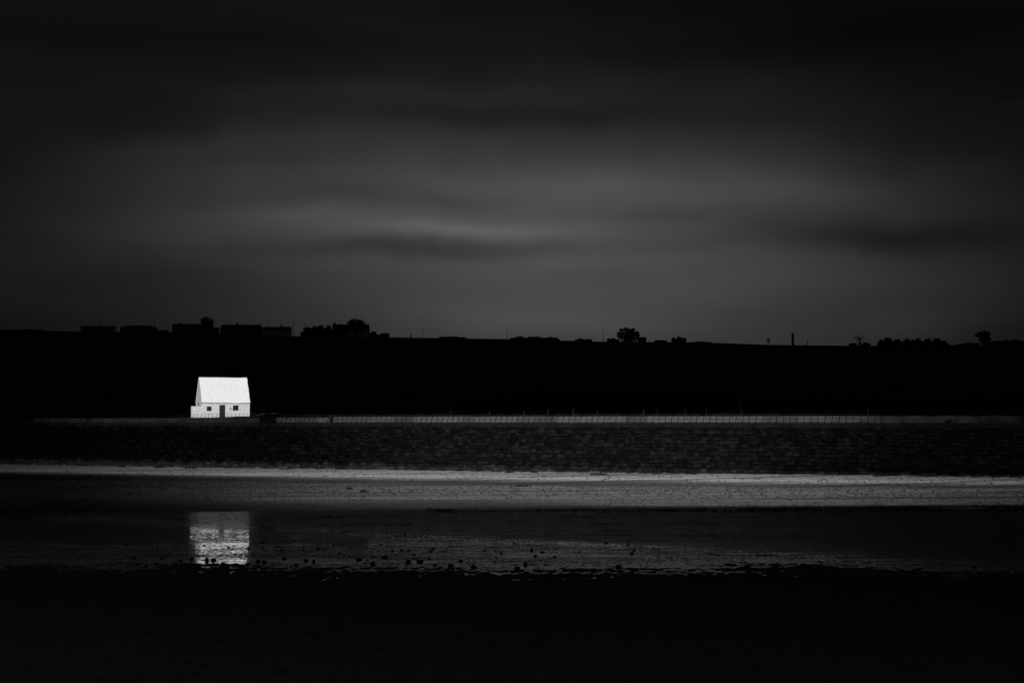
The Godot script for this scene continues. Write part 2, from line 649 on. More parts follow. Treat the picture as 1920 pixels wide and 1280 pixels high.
func build_promenade() -> void:
	var st := mb()
	for i in 60:
		var p0 := lerpf(-120, 2060, i / 60.0)
		var p1 := lerpf(-120, 2060, (i + 1) / 60.0)
		var y := Vector3(0, 9.22, 0)
		quad(st, wall_at(p0, 4.3) + y, wall_at(p1, 4.3) + y, wall_at(p1, 1.1) + y, wall_at(p0, 1.1) + y)
		quad(st, wall_at(p0, 1.1) + y, wall_at(p1, 1.1) + y, wall_at(p1, 1.1) + Vector3(0, 8.6, 0), wall_at(p0, 1.1) + Vector3(0, 8.6, 0))
	struct("pavement", done(st), M.paving)
	run_of_panels("parapet", "low grey concrete parapet on the sea wall below the white cottage", "parapet", 60, 484, 0.35, 9.2, 10.08, 3.0, ["concrete_grey", "concrete_grey", "concrete_worn"])
	run_of_panels("low_wall", "long pale low concrete wall behind the promenade railing", "low wall", 604, 2050, 3.0, 9.19, 10.22, 4.5, ["concrete", "concrete", "concrete_worn", "concrete", "concrete_grey"])
	run_of_panels("low_wall", "short pale low wall between the steps and the gate post", "low wall", 497, 597, 3.0, 9.19, 10.12, 2.4, ["concrete", "concrete_worn", "concrete_grey"])
	railing("thin dark two bar railing on the parapet before the white cottage", 325, 512, 0.35, 10.08, 0.72, 0.3, 0.98, [0.98, 0.42], 0.034)
	railing("long dark railing with slanting posts in front of pale wall", 506, 1640, 0.5, 9.24, 1.3, 0.4, 1.1, [0.98, 0.47], 0.056)
	# the gate post by the gap in the low wall
	var g := thing("gate_post", "dark square gate post in the gap of the low wall", "post", wall_at(601, 2.8) + Vector3(0, 9.2, 0), -0.63)
	part("shaft", box_mesh(Vector3(0, 0.62, 0), Vector3(0.42, 1.24, 0.42)), M.stone_dark, g)
	part("cap", box_mesh(Vector3(0, 1.3, 0), Vector3(0.54, 0.12, 0.54)), M.concrete_grey, g)
	# steps in the break of the wall right of the cottage
	var sp := thing("steps", "dark stone steps in the gap right of the white cottage", "steps", wall_at(490, 1.4) + Vector3(0, 9.22, 0), -0.63)
	for i in 3:
		part("step", box_mesh(Vector3(0, 0.12 + 0.24 * i, -0.5 - 0.4 * i), Vector3(1.1, 0.24, 0.4)), M.stone_dark, sp)

# ---------------------------------------------------------------- the cottage
var house_at := Vector3.ZERO
const HOUSE_TURN := 22.0

func face_grid(st: SurfaceTool, origin: Vector3, ux: Vector3, uy: Vector3, nrm: Vector3, w: float, h: float, step: float, holes: Array, amp: float, seed_: float, keep: Callable) -> void:
	# a wall face of rough whitewashed rubble, open where the holes are
	var xs := [0.0, w]
	var ys := [0.0, h]
	var x := step
	while x < w - step * 0.4:
		xs.append(x); x += step
	var y := step * 0.7
	while y < h - step * 0.3:
		ys.append(y); y += step * 0.7
	for k in holes:
		xs.append_array([k[0], k[2]]); ys.append_array([k[1], k[3]])
	xs.sort(); ys.sort()
	var pt := func(a: float, b: float) -> Vector3:
		var e := 0.0
		if a > 0.01 and a < w - 0.01 and b > 0.01:
			e = nz.get_noise_3d(a * 26.0, b * 60.0, seed_) * amp + nz.get_noise_3d(a * 6.0, b * 9.0, seed_ + 40.0) * amp
		return origin + ux * a + uy * b + nrm * e
	for j in ys.size() - 1:
		if ys[j + 1] - ys[j] < 1e-4:
			continue
		for i in xs.size() - 1:
			if xs[i + 1] - xs[i] < 1e-4:
				continue
			var cx: float = (xs[i] + xs[i + 1]) / 2
			var cy: float = (ys[j] + ys[j + 1]) / 2
			var open := false
			for k in holes:
				if cx > k[0] and cx < k[2] and cy > k[1] and cy < k[3]:
					open = true
			if open or not keep.call(cx, cy):
				continue
			quad(st, pt.call(xs[i], ys[j + 1]), pt.call(xs[i + 1], ys[j + 1]), pt.call(xs[i + 1], ys[j]), pt.call(xs[i], ys[j]))
	for k in holes:   # the reveals
		var a: Vector3 = pt.call(k[0], k[1])
		var b: Vector3 = pt.call(k[2], k[1])
		var c: Vector3 = pt.call(k[2], k[3])
		var d: Vector3 = pt.call(k[0], k[3])
		var q := nrm * -0.3
		quad(st, a, a + q, d + q, d); quad(st, b + q, b, c, c + q); quad(st, d, d + q, c + q, c); quad(st, a + q, a, b, b + q)

func build_cottage() -> void:
	var W := 9.1
	var DP := 5.4
	var EH := 2.78
	var RH := 7.5
	house_at = at(422.9, 782.3, 331.0)
	house_at.y = 10.2
	var h := thing("cottage", "small bright whitewashed cottage with steep white roof above the sea wall", "cottage", house_at, deg_to_rad(HOUSE_TURN))
	var always := func(_a, _b): return true
	var l := -W / 2
	var wins := [[0.93, 1.22, 1.84, 2.06], [5.88, 1.3, 6.98, 2.28]]
	var door := [3.32, -0.1, 4.44, 2.36]
	var st := mb()
	st.set_smooth_group(-1)
	face_grid(st, Vector3(l, -0.1, 0), Vector3.RIGHT, Vector3.UP, Vector3.BACK, W, EH + 0.1, 0.14, [[wins[0][0], wins[0][1] + 0.1, wins[0][2], wins[0][3] + 0.1], [wins[1][0], wins[1][1] + 0.1, wins[1][2], wins[1][3] + 0.1], [door[0], 0.0, door[2], door[3] + 0.1]], 0.07, 1.0, always)
	part("front_wall", done(st), M.whitewash, h)
	# gables: below the slope lines only, topped by the exact triangle edge
	var slope := func(a: float) -> float: return EH + (RH - EH) * (1.0 - absf(a - DP / 2) / (DP / 2))
	for side in [-1, 1]:
		st = mb()
		st.set_smooth_group(-1)
		var holes := [[2.1, 2.05, 2.95, 2.8]] if side < 0 else []
		var ox := Vector3(l, -0.1, -DP) if side < 0 else Vector3(-l, -0.1, 0)
		var ud := Vector3.BACK if side < 0 else Vector3.FORWARD
		face_grid(st, ox, ud, Vector3.UP, Vector3(side, 0, 0), DP, EH + 0.1, 0.14, [[holes[0][0], holes[0][1] + 0.1, holes[0][2], EH + 0.0999]] if side < 0 else [], 0.06, 7.0 + side, always)
		var n := 24
		for j in n:   # the triangle, strip by strip
			var y0 := EH + (RH - EH) * j / n
			var y1 := EH + (RH - EH) * (j + 1) / n
			for i in 8:
				var q := []
				for k in [[i, y1], [i + 1, y1], [i + 1, y0], [i, y0]]:
					var half: float = DP / 2 * (RH - k[1]) / (RH - EH)
					var a: float = DP / 2 - half + 2 * half * k[0] / 8.0
					var e := nz.get_noise_3d(a * 26.0, k[1] * 60.0, 7.0 + side) * 0.06 if k[0] > 0 and k[0] < 8 and j > 0 else 0.0
					q.append(ox + Vector3(0, 0.1, 0) + ud * a + Vector3(0, k[1], 0) + Vector3(side * e, 0, 0))
				quad(st, q[0], q[1], q[2], q[3])
		part("gable", done(st), M.whitewash, h)
	part("rear_wall", box_mesh(Vector3(0, EH / 2 - 0.05, -DP + 0.1), Vector3(W - 0.02, EH + 0.1, 0.2)), M.whitewash, h)
	part("floor", box_mesh(Vector3(0, -0.06, -DP / 2), Vector3(W - 0.4, 0.1, DP - 0.5)), M.mortar, h)
	# roof: two slabs with a wavering skin, meeting at a ridge
	var roof := Node3D.new()
	roof.name = "roof"
	h.add_child(roof, true)
	for side in [1, -1]:
		st = mb()
		st.set_smooth_group(-1)
		var nx := 40
		var ny := 24
		var pt := func(i: int, j: int, lift: float) -> Vector3:
			var x := l - 0.05 + (W + 0.1) * i / nx
			var k := float(j) / ny
			var z := lerpf(0.09, -DP / 2, k) if side > 0 else lerpf(-DP - 0.09, -DP / 2, k)
			var y := lerpf(EH - 0.1, RH, k)
			var e := nz.get_noise_3d(x * 9.0, y * 9.0, 60.0 + side) * 0.05 + nz.get_noise_3d(x * 2.0, y * 2.5, 80.0 + side) * 0.06
			y += nz.get_noise_1d(x * 3.0 + 9.0) * 0.06 - 0.03 * sin(PI * i / nx)
			if j == 0:
				y += nz.get_noise_1d(x * 8.0) * 0.05
			if i == nx:
				x += nz.get_noise_1d(y * 14.0) * 0.08
			return Vector3(x, y + e * 0.5 + lift, z + (e * 0.5 + lift * 1.6) * side)
		for j in ny:
			for i in nx:
				var a: Vector3 = pt.call(i, j + 1, 0.08)
				var b: Vector3 = pt.call(i + 1, j + 1, 0.08)
				var c: Vector3 = pt.call(i + 1, j, 0.08)
				var d: Vector3 = pt.call(i, j, 0.08)
				if side > 0:
					quad(st, a, b, c, d)
				else:
					quad(st, b, a, d, c)
		for i in nx:
			quad(st, pt.call(i, 0, 0.08), pt.call(i + 1, 0, 0.08), pt.call(i + 1, 0, -0.02), pt.call(i, 0, -0.02))
			quad(st, pt.call(i, 0, -0.02), pt.call(i + 1, 0, -0.02), pt.call(i + 1, ny, -0.02), pt.call(i, ny, -0.02))
		for i in [0, nx]:
			for j in ny:
				quad(st, pt.call(i, j + 1, 0.08), pt.call(i, j, 0.08), pt.call(i, j, -0.02), pt.call(i, j + 1, -0.02))
		part("roof_slope", done(st), M.roof_wash, roof)
	# windows and door set back in their openings
	for k in wins:
		var c := Vector3(l + (k[0] + k[2]) / 2, (k[1] + k[3]) / 2, -0.16)
		var w: float = k[2] - k[0]
		var hh: float = k[3] - k[1]
		var win := Node3D.new()
		win.name = "window"
		h.add_child(win, true)
		st = mb()
		st.set_smooth_group(-1)
		for s in [-1, 1]:
			box(st, c + Vector3(s * (w / 2 - 0.03), 0, 0), Vector3(0.08, hh, 0.08))
			box(st, c + Vector3(0, s * (hh / 2 - 0.03), 0), Vector3(w - 0.14, 0.08, 0.076))
		box(st, c, Vector3(0.05, hh - 0.14, 0.06))
		part("frame", done(st), M.dark_paint, win)
		part("pane", box_mesh(c + Vector3(0, 0, -0.02), Vector3(w - 0.1, hh - 0.1, 0.012)), M.glass, win)
	st = mb()
	st.set_smooth_group(-1)
	var dw: float = door[2] - door[0]
	var dc := Vector3(l + (door[0] + door[2]) / 2, 1.13, -0.14)
	var dn := Node3D.new()
	dn.name = "door"
	h.add_child(dn, true)
	for i in 6:
		part("board", box_mesh(dc + Vector3((i - 2.5) * dw / 6, 0, rng.randf_range(-0.008, 0.008)), Vector3(dw / 6 - 0.012, 2.44, 0.05)), M.dark_paint, dn)
	part("ledge", box_mesh(dc + Vector3(0, 0, -0.05), Vector3(dw, 2.44, 0.03)), M.dark_paint, dn)
	part("handle", box_mesh(dc + Vector3(dw * 0.38, -0.1, 0.05), Vector3(0.03, 0.16, 0.05)), M.rail_paint, dn)
	part("gable_window", box_mesh(Vector3(l + 0.03, 2.45, -DP + 2.52), Vector3(0.05, 0.8, 0.86)), M.dark_paint, h)
	var vs := mb()  # small dark vent right of the door
	tube(vs, Vector3(l + 5.4, 1.66, -0.06), Vector3(l + 5.4, 1.66, 0.12), 0.13, 0.11, 10)
	tube(vs, Vector3(l + 5.4, 1.74, 0.08), Vector3(l + 5.4, 1.92, 0.08), 0.05, 0.04, 6)
	part("wall_vent", done(vs), M.dark_paint, h)
	# the low yard wall that runs on from the front
	st = mb()
	st.set_smooth_group(-1)
	face_grid(st, Vector3(l - 1.95, -0.1, 0.0), Vector3.RIGHT, Vector3.UP, Vector3.BACK, 1.95, 2.2, 0.14, [], 0.06, 19.0, always)
	quad(st, Vector3(l - 1.95, 2.1, -0.45), Vector3(l, 2.1, -0.45), Vector3(l, 2.1, 0), Vector3(l - 1.95, 2.1, 0))
	quad(st, Vector3(l - 1.95, 2.1, -0.45), Vector3(l - 1.95, 2.1, 0), Vector3(l - 1.95, -0.1, 0), Vector3(l - 1.95, -0.1, -0.45))
	quad(st, Vector3(l, 2.1, -0.45), Vector3(l - 1.95, 2.1, -0.45), Vector3(l - 1.95, -0.1, -0.45), Vector3(l, -0.1, -0.45))
	part("yard_wall", done(st), M.whitewash, h)
	# a terrace the cottage stands on
	var tr := thing("terrace", "low dark stone terrace under the white cottage", "terrace", Vector3(house_at.x, 9.0, house_at.z), deg_to_rad(HOUSE_TURN))
	part("slab", box_mesh(Vector3(-1.0, 0.59, -2.6), Vector3(11.4, 1.18, 6.2)), M.stone_dark, tr)

# ---------------------------------------------------------------- plants
func leaves(st: SurfaceTool, c: Vector3, rad: Vector3, n: int, size: float, r: RandomNumberGenerator) -> void:
	for i in n:
		var v := Vector3(r.randfn(), r.randfn(), r.randfn()).normalized() * pow(r.randf(), 0.4)
		var p := c + v * rad
		var a := Vector3(r.randfn(), r.randfn(), r.randfn()).normalized()
		var b := a.cross(Vector3(r.randfn(), r.randfn(), r.randfn()).normalized()).normalized()
		var s := size * r.randf_range(0.5, 1.25)
		tri(st, p - a * s, p + b * s * 0.7, p + a * s)
		tri(st, p - a * s, p + a * s, p - b * s * 0.55)

func plant(called: String, label: String, category: String, group: String, where: Vector3, lobes: Array, n: int, leaf: float, stem: float, m: String, seed_: int) -> Node3D:
	# lobes: [x, y, z, radius x, radius y, radius z] above the foot
	var r := RandomNumberGenerator.new()
	r.seed = seed_
	var t := thing(called, label, category, where, 0.0, group)
	var st := mb()
	st.set_smooth_group(-1)
	var ts := mb()
	var top := 0.0
	for k in lobes:
		leaves(st, Vector3(k[0], k[1], k[2]), Vector3(k[3], k[4], k[5]), int(n * k[3] * k[4] / (lobes[0][3] * lobes[0][4])) + 8, leaf, r)
		top = maxf(top, k[1])
		tube(ts, Vector3(k[0] * 0.15, minf(k[1] * 0.35, stem * 4.0), 0), Vector3(k[0], k[1], k[2]), stem * 0.55, stem * 0.2, 5)
	tube(ts, Vector3(0, -0.6, 0), Vector3(0, top * 0.6, 0), stem, stem * 0.6, 6)
	part("trunk", done(ts), M.bark, t)
	part("crown", done(st), M[m], t)
	return t

const ORDER := ["first", "second", "third", "fourth", "fifth", "sixth", "seventh", "eighth", "ninth", "tenth", "eleventh", "twelfth", "thirteenth", "fourteenth", "fifteenth", "sixteenth", "seventeenth", "eighteenth", "nineteenth", "twentieth", "twenty-first", "twenty-second", "twenty-third", "twenty-fourth", "twenty-fifth", "twenty-sixth", "twenty-seventh", "twenty-eighth", "twenty-ninth", "thirtieth"]

func build_bushes() -> void:
	# a belt of scrub at the foot of the slope
	var tops := [[640, 762], [700, 760], [760, 764], [850, 757], [885, 750], [915, 746], [940, 744], [968, 741], [1000, 738], [1035, 737], [1068, 738], [1100, 742], [1130, 741], [1160, 740], [1195, 742], [1228, 738], [1262, 735], [1300, 737], [1335, 735], [1370, 742], [1405, 747], [1440, 746], [1480, 750], [1520, 752], [1560, 756], [1610, 752], [1680, 750], [1750, 748], [1830, 745], [1890, 742]]
	var r := RandomNumberGenerator.new()
	r.seed = 5
	for i in tops.size():
		var px: float = tops[i][0]
		var d := wall_d(px) + r.randf_range(52, 64)
		var foot := land(px, d)
		var p := at(px, 780, d)
		var top := at(px, tops[i][1], d).y - foot
		var w := r.randf_range(2.6, 3.6)
		var lobes := [[0, top * 0.5, 0, w, top * 0.5, w], [-w * 0.7, top * 0.38, 0.4, w * 0.7, top * 0.36, w * 0.7], [w * 0.75, top * 0.42, -0.3, w * 0.7, top * 0.4, w * 0.7], [r.randf_range(-1, 1), top * 0.8, 0, w * 0.4, top * 0.24, w * 0.4]]
		plant("scrub_bush", "dark scrub bush behind the promenade, %s of the row from the left" % ORDER[i], "bush", "scrub bushes along the foot of the hill", Vector3(p.x, foot - 0.1, -d), lobes, 260, 0.32, 0.12, "leaf" if r.randf() < 0.6 else "leaf_dark", 200 + i)
	# a pale feathery reed behind the low wall
	for k in [[845, 764, "pale feathery reed tuft just behind the low wall left of the bushes"], [1232, 752, "pale leaning reed stem behind the railing among dark bushes"], [1392, 750, "pale reed clump behind the right part of the railing"]]:
		var d := wall_d(k[0]) + 9.0
		var foot := land(k[0], d)
		var p := at(k[0], 775, d)
		var hgt := at(k[0], k[1], d).y - foot
		var t := thing("reed_plant", k[2], "plant", Vector3(p.x, foot - 0.05, -d), 0.0, "reeds behind the promenade")
		for i in 9:
			var s := mb()
			var e := Vector3(r.randf_range(-0.5, 0.5), hgt * r.randf_range(0.75, 1.0), r.randf_range(-0.4, 0.4))
			tube(s, Vector3(r.randf_range(-0.12, 0.12), 0, r.randf_range(-0.1, 0.1)), e, 0.03, 0.015, 4)
			leaves(s, e, Vector3(0.14, 0.3, 0.14), 14, 0.09, r)
			part("stem", done(s), M.dry_reed, t)
	# rough grass on the verge behind the low wall
	var bs := mb()
	for i in 9:
		var a := TAU * i / 9.0
		var o := Vector3(cos(a), 0, sin(a)) * 0.07
		var tip := o * r.randf_range(1.5, 4.5) + Vector3(0, r.randf_range(0.35, 0.75), 0)
		var s := Vector3(-sin(a), 0, cos(a)) * 0.03
		tri(bs, o - s, tip, o + s)
	var mm := MultiMesh.new()
	mm.transform_format = MultiMesh.TRANSFORM_3D
	mm.mesh = done(bs)
	var n := 9000
	mm.instance_count = n
	for i in n:
		var px := r.randf_range(620, 1960) if i % 4 else r.randf_range(-80, 620)
		var d := wall_d(px) + 5.6 + pow(r.randf(), 1.8) * 18.0
		var p := at(px, 780, d)
		var s := r.randf_range(0.5, 1.3) * (0.7 + 0.5 * nz.get_noise_1d(px * 0.6))
		if absf(px - 420) < 75 :
			s *= 0.25
		mm.set_instance_transform(i, Transform3D(Basis(Vector3.UP, r.randf() * TAU).scaled(Vector3(s, s, s)), Vector3(p.x, land(px, d) - 0.03, -d)))
	var mi := MultiMeshInstance3D.new()
	mi.name = "verge_grass"
	mi.multimesh = mm
	mi.material_override = M.grass
	add_child(mi)
	tag(mi, "rough grass on the verge behind the low wall", "grass")
	mi.set_meta("kind", "stuff")

# ---------------------------------------------------------------- what stands on the skyline
const RD := 1200.0
func ridge(px: float) -> Vector3:
	var p := at(px, 640, RD)
	return Vector3(p.x, land(px, RD) - 0.25, -RD)

func far_house(label: String, pa: float, pb: float, ridge_y: float, eave_y: float, walls: String, chimneys: Array, windows: Array, hip := 0.0, lower := []) -> void:
	var mid := (pa + pb) / 2
	var foot := ridge(mid)
	var w := (pb - pa) / F * RD
	var rh := at(mid, ridge_y, RD).y - foot.y
	var eh := at(mid, eave_y, RD).y - foot.y
	var h := thing("house", label, "house", foot)
	var dep := 7.0
	part("wall", box_mesh(Vector3(0, eh / 2 - 0.4, -dep / 2), Vector3(w, eh + 0.8, dep)), M[walls], h)
	var st := mb()
	st.set_smooth_group(-1)
	var o := 0.3
	var y0 := eh + 0.02
	var a := [Vector3(-w / 2 - o, y0, o), Vector3(w / 2 + o, y0, o), Vector3(w / 2 + o, y0, -dep - o), Vector3(-w / 2 - o, y0, -dep - o)]
	var r0 := Vector3(-w / 2 - o + hip, rh, -dep / 2)
	var r1 := Vector3(w / 2 + o - hip, rh, -dep / 2)
	quad(st, r0, r1, a[1], a[0]); quad(st, r1, r0, a[3], a[2]); tri(st, r0, a[0], a[3]); tri(st, r1, a[2], a[1]); quad(st, a[0], a[1], a[2], a[3])
	var rf := part("roof", done(st), M.slate, h)
	for c in chimneys:
		var x: float = (c[0] - mid) / F * RD
		var ct := at(c[0], c[1], RD).y - foot.y
		part("chimney", box_mesh(Vector3(x, (ct + eh) / 2, -dep / 2), Vector3(1.1, ct - eh, 0.9)), M.slate, rf)
	for k in windows:
		var x: float = (k - mid) / F * RD
		var wn := part("window", box_mesh(Vector3(x, eh * 0.52, 0.02), Vector3(1.3, 1.2, 0.06)), M.dark_paint, h)
		part("sill", box_mesh(Vector3(x, eh * 0.52 - 0.68, 0.07), Vector3(1.5, 0.12, 0.14)), M.render_grey, wn)
	for k in lower:
		var x: float = ((k[0] + k[1]) / 2 - mid) / F * RD
		var lw: float = (k[1] - k[0]) / F * RD
		var lh := at(mid, k[2], RD).y - foot.y
		part("extension", box_mesh(Vector3(x, lh / 2 - 0.4, -3), Vector3(lw, lh + 0.8, 5)), M[walls], h)

func far_tree(called: String, label: String, category: String, group: String, px: float, top_y: float, half_w: float, shape: String, seed_: int, n := 240, m := "leaf_dark") -> void:
	var f := ridge(px)
	var hgt := at(px, top_y, RD).y - f.y
	var w := half_w / F * RD
	var r := RandomNumberGenerator.new()
	r.seed = seed_
	var lobes := []
	if shape == "round":
		lobes = [[0, hgt * 0.62, 0, w * 0.8, hgt * 0.36, w * 0.8]]
		for i in 5:
			lobes.append([r.randf_range(-0.65, 0.65) * w, hgt * r.randf_range(0.45, 0.8), r.randf_range(-0.5, 0.5) * w, w * 0.42, hgt * 0.2, w * 0.42])
	elif shape == "bush":
		lobes = [[0, hgt * 0.42, 0, w * 0.45, hgt * 0.5, w * 0.5]]
		for i in 7:
			var k := r.randf_range(0.45, 1.0)
			lobes.append([(i / 3.0 - 1.0) * w * 0.75 + r.randf_range(-0.1, 0.1) * w, hgt * 0.4 * k, r.randf_range(-0.3, 0.3) * w, w * 0.24, hgt * 0.55 * k, w * 0.3])
	elif shape == "ragged":
		lobes = [[0, hgt * 0.5, 0, w * 0.8, hgt * 0.34, w * 0.7], [0, hgt * 0.22, 0, w * 0.8, hgt * 0.26, w * 0.6]]
		for k in [[-0.8, 0.62], [-0.55, 0.85], [-0.15, 0.9], [0.15, 0.78], [0.45, 0.86], [0.75, 0.66], [0.85, 0.45], [-0.75, 0.42]]:
			lobes.append([k[0] * w, hgt * k[1], r.randf_range(-0.3, 0.3) * w, w * 0.22, hgt * 0.11, w * 0.22])
	elif shape == "umbrella":
		lobes = [[0, hgt * 0.7, 0, w * 0.85, hgt * 0.28, w * 0.7], [w * 0.1, hgt * 0.32, 0, w * 0.75, hgt * 0.36, w * 0.6]]
		for i in 8:
			lobes.append([r.randf_range(-0.95, 0.95) * w, hgt * r.randf_range(0.55, 0.92), r.randf_range(-0.3, 0.3) * w, w * 0.3, hgt * 0.07, w * 0.3])
	elif shape == "conifer":
		for i in 6:
			var k := i / 5.0
			lobes.append([r.randf_range(-0.1, 0.1) * w, hgt * (0.12 + 0.78 * k), 0, w * lerpf(1.0, 0.38, k * k), hgt * 0.15, w * lerpf(1.0, 0.38, k * k)])
	plant(called, label, category, group, f, lobes, n, maxf(0.24, minf(w * 0.11, hgt * 0.16)), maxf(0.1, w * 0.06), m, seed_)

func bare_tree(label: String, px: float, top_y: float, half_w: float, seed_: int, thick: float) -> void:
	var f := ridge(px)
	var hgt := at(px, top_y, RD).y - f.y
	var w := half_w / F * RD
	var r := RandomNumberGenerator.new()
	r.seed = seed_
	var t := thing("bare_tree", label, "tree", f)
	var st := mb()
	tube(st, Vector3(0, -0.4, 0), Vector3(0.2, hgt * 0.5, 0), thick, thick * 0.6, 6)
	tube(st, Vector3(0.2, hgt * 0.5, 0), Vector3(0.1, hgt, 0), thick * 0.6, thick * 0.12, 6)
	part("trunk", done(st), M.bark, t)
	for i in 11:
		var bs := mb()
		var y := hgt * r.randf_range(0.15, 0.75)
		var dx := r.randf_range(-1, 1) * w
		var e := Vector3(dx, minf(hgt, y + absf(dx) * r.randf_range(0.6, 1.6)), r.randf_range(-0.6, 0.6) * w)
		tube(bs, Vector3(0.1, y, 0), e, thick * 0.4, thick * 0.12, 5)
		leaves(bs, e.lerp(Vector3(0.1, y, 0), 0.3), Vector3(0.4, 0.6, 0.4), 16, 0.26, r)
		part("limb", done(bs), M.bark, t)

func build_skyline() -> void:
	far_house("low dark bungalow at the far left end of the skyline", 150, 211, 610.5, 614, "render_grey", [[185, 608]], [165, 180, 197])
	far_house("low hip-roofed dark house on skyline, second from the left", 224, 291, 609.5, 614, "render_grey", [], [240, 262, 280], 5.0)
	far_house("long dark house with a chimney on skyline left of round tree", 322, 396, 606.5, 611, "render_grey", [[333, 604]], [340, 360, 380], 0.5, [[396, 408, 613.5]])
	far_house("long slate-roofed house with one chimney right of round tree", 412, 489, 608, 617, "render_grey", [[442, 604.5]], [430, 450, 470], 0.8)
	far_house("paler house with two windows on the skyline above the cottage's right", 491, 544, 612, 619, "render_pale", [[526, 608.5]], [517, 535], 0.4)
	far_house("house with steep dark roof and pale long wall on skyline", 623, 691, 607.3, 619, "render_pale", [[613.5 + 12, 603.5]], [640, 655, 678], 0.3)
	far_tree("tree", "round dark tree standing alone among the houses on the skyline", "tree", "", 388, 593, 15, "round", 31, 420)
	far_tree("tree", "windblown tree rising behind the pale long-walled house", "tree", "", 667, 596, 20, "round", 32, 420)
	far_tree("tree", "spreading ragged-topped dark tree beside the small box shed", "tree", "", 1178, 614.5, 22, "ragged", 33, 420)
	far_tree("tree", "flat-topped windswept tree near the right edge of the skyline", "tree", "", 1846, 618.5, 16, "umbrella", 34, 380)
	var bushes := [[576, 611, 12, "dark bush at the left foot of the tree clump on skyline"], [589, 608.5, 11, "second dark bush from the left in the clump by the steep-roofed house"], [615, 606.5, 12, "tall dark bush hard against the left end of the steep-roofed house"], [602, 607, 13, "dense dark bush just left of the steep-roofed skyline house"], [636, 604, 12, "dark bush showing behind the left roof end of the pale-walled house"], [699, 619, 7, "small bush against the right gable of the pale-walled house"], [718, 624, 12, "low bush on skyline right of the last house"],
		[850, 630, 24, "low flat thicket on skyline left of the middle utility pole"], [975, 630, 18, "left end of the low hedge on the middle of the skyline"], [1005, 630, 18, "middle bush of the low hedge on the middle of the skyline"], [1032, 631, 16, "right end of the low hedge on the middle of the skyline"], [1088, 634, 10, "small leaning bush between the hedge and the last pole"], [1103, 635, 7, "tiny bush just right of the small leaning bush"],
		[1150, 633, 10, "small round bush at the left foot of ragged tree"], [1238, 637, 12, "low bush on skyline right of the box shed"], [1274, 630.5, 13, "rounded lone bush on skyline right of the ragged tree"], [1315, 640, 20, "very low scrub right of the rounded lone bush"], [1795, 645, 14, "low bush in the dip left of the windswept tree"], [1822, 642, 16, "bush at the left foot of the windswept tree"], [1872, 638, 20, "bush at the right foot of the windswept tree"], [1905, 636, 20, "dark bush at the extreme right of the skyline"], [1600, 642, 8, "small bush at the left foot of the jagged dead tree"], [1624, 641, 8, "small bush at the right foot of the jagged dead tree"], [55, 617, 20, "low bush at the extreme left of the skyline"], [305, 618, 9, "tiny bush between the second and third skyline houses"]]
	var i := 0
	for b in bushes:
		far_tree("bush", b[3], "bush", "", b[0], b[1], b[2] * 1.1, "bush", 60 + i, 800)
		i += 1
	var tops := [637, 634, 635, 637, 635.5, 638, 636, 637, 635, 637.5, 636, 635, 636, 635, 638]
	for k in 15:
		far_tree("conifer", "%s conifer from the left in the dark belt right of the dead tree" % ORDER[k], "tree", "conifers of the shelter belt", 1653 + k * 8.4 + sin(k * 2.7) * 2.0, tops[k] + sin(k * 5.1) * 0.8 - 0.4, 9 + sin(k * 3.3) * 2.0, "conifer", 90 + k, 260)
	bare_tree("thin bare little tree on skyline left of the dark tower", 1441, 630, 5, 3, 0.28)
	bare_tree("jagged dead tree on skyline left of the conifer belt", 1612, 628, 11, 4, 0.75)
	# box shed
	var f := ridge(1204)
	var s := thing("shed", "small flat-roofed box shed right of the ragged tree", "shed", f)
	var sh := at(1204, 631.5, RD).y - f.y
	part("wall", box_mesh(Vector3(0, sh / 2 - 0.4, -2), Vector3(6.0, sh + 0.2, 4)), M.render_grey, s)
	part("roof", box_mesh(Vector3(0, sh - 0.2, -2), Vector3(6.4, 0.2, 4.4)), M.slate, s)
	# tower
	f = ridge(1487)
	var tw := thing("tower", "slim dark square chimney tower on the right of the skyline", "tower", f)
	var th := at(1487, 624.5, RD).y - f.y
	var st := mb()
	tube(st, Vector3(0, -0.5, 0), Vector3(0, th - 0.4, 0), 0.95, 0.8, 12)
	part("shaft", done(st), M.slate, tw)
	st = mb()
	tube(st, Vector3(0, th - 0.45, 0), Vector3(0, th, 0), 0.98, 0.98, 12)
	part("rim", done(st), M.slate, tw)
	# utility poles
	var poles := [[217, 602, "utility pole between the two leftmost skyline houses"], [289, 599, "utility pole at the right end of the second skyline house"], [504, 604, "utility pole rising behind the left end of the paler house"], [550, 603, "utility pole just right of the paler house gable"], [571, 603, "utility pole beside the bush clump left of steep-roofed house"], [793, 615, "lone utility pole on the bare skyline right of the houses"], [951, 620, "utility pole at the left end of the middle hedge"], [1131, 619.5, "utility pole left of the ragged dark tree"]]
	for p in poles:
		f = ridge(p[0])
		var ph := at(p[0], p[1], RD).y - f.y
		var t := thing("utility_pole", p[2], "pole", f, 0.3, "utility poles along the skyline")
		st = mb()
		tube(st, Vector3(0, -0.5, 0), Vector3(0, ph, 0), 0.2, 0.14, 7)
		part("shaft", done(st), M.timber, t)
		part("crossarm", box_mesh(Vector3(0, ph - 0.35, 0), Vector3(0.9, 0.12, 0.12)), M.timber, t)
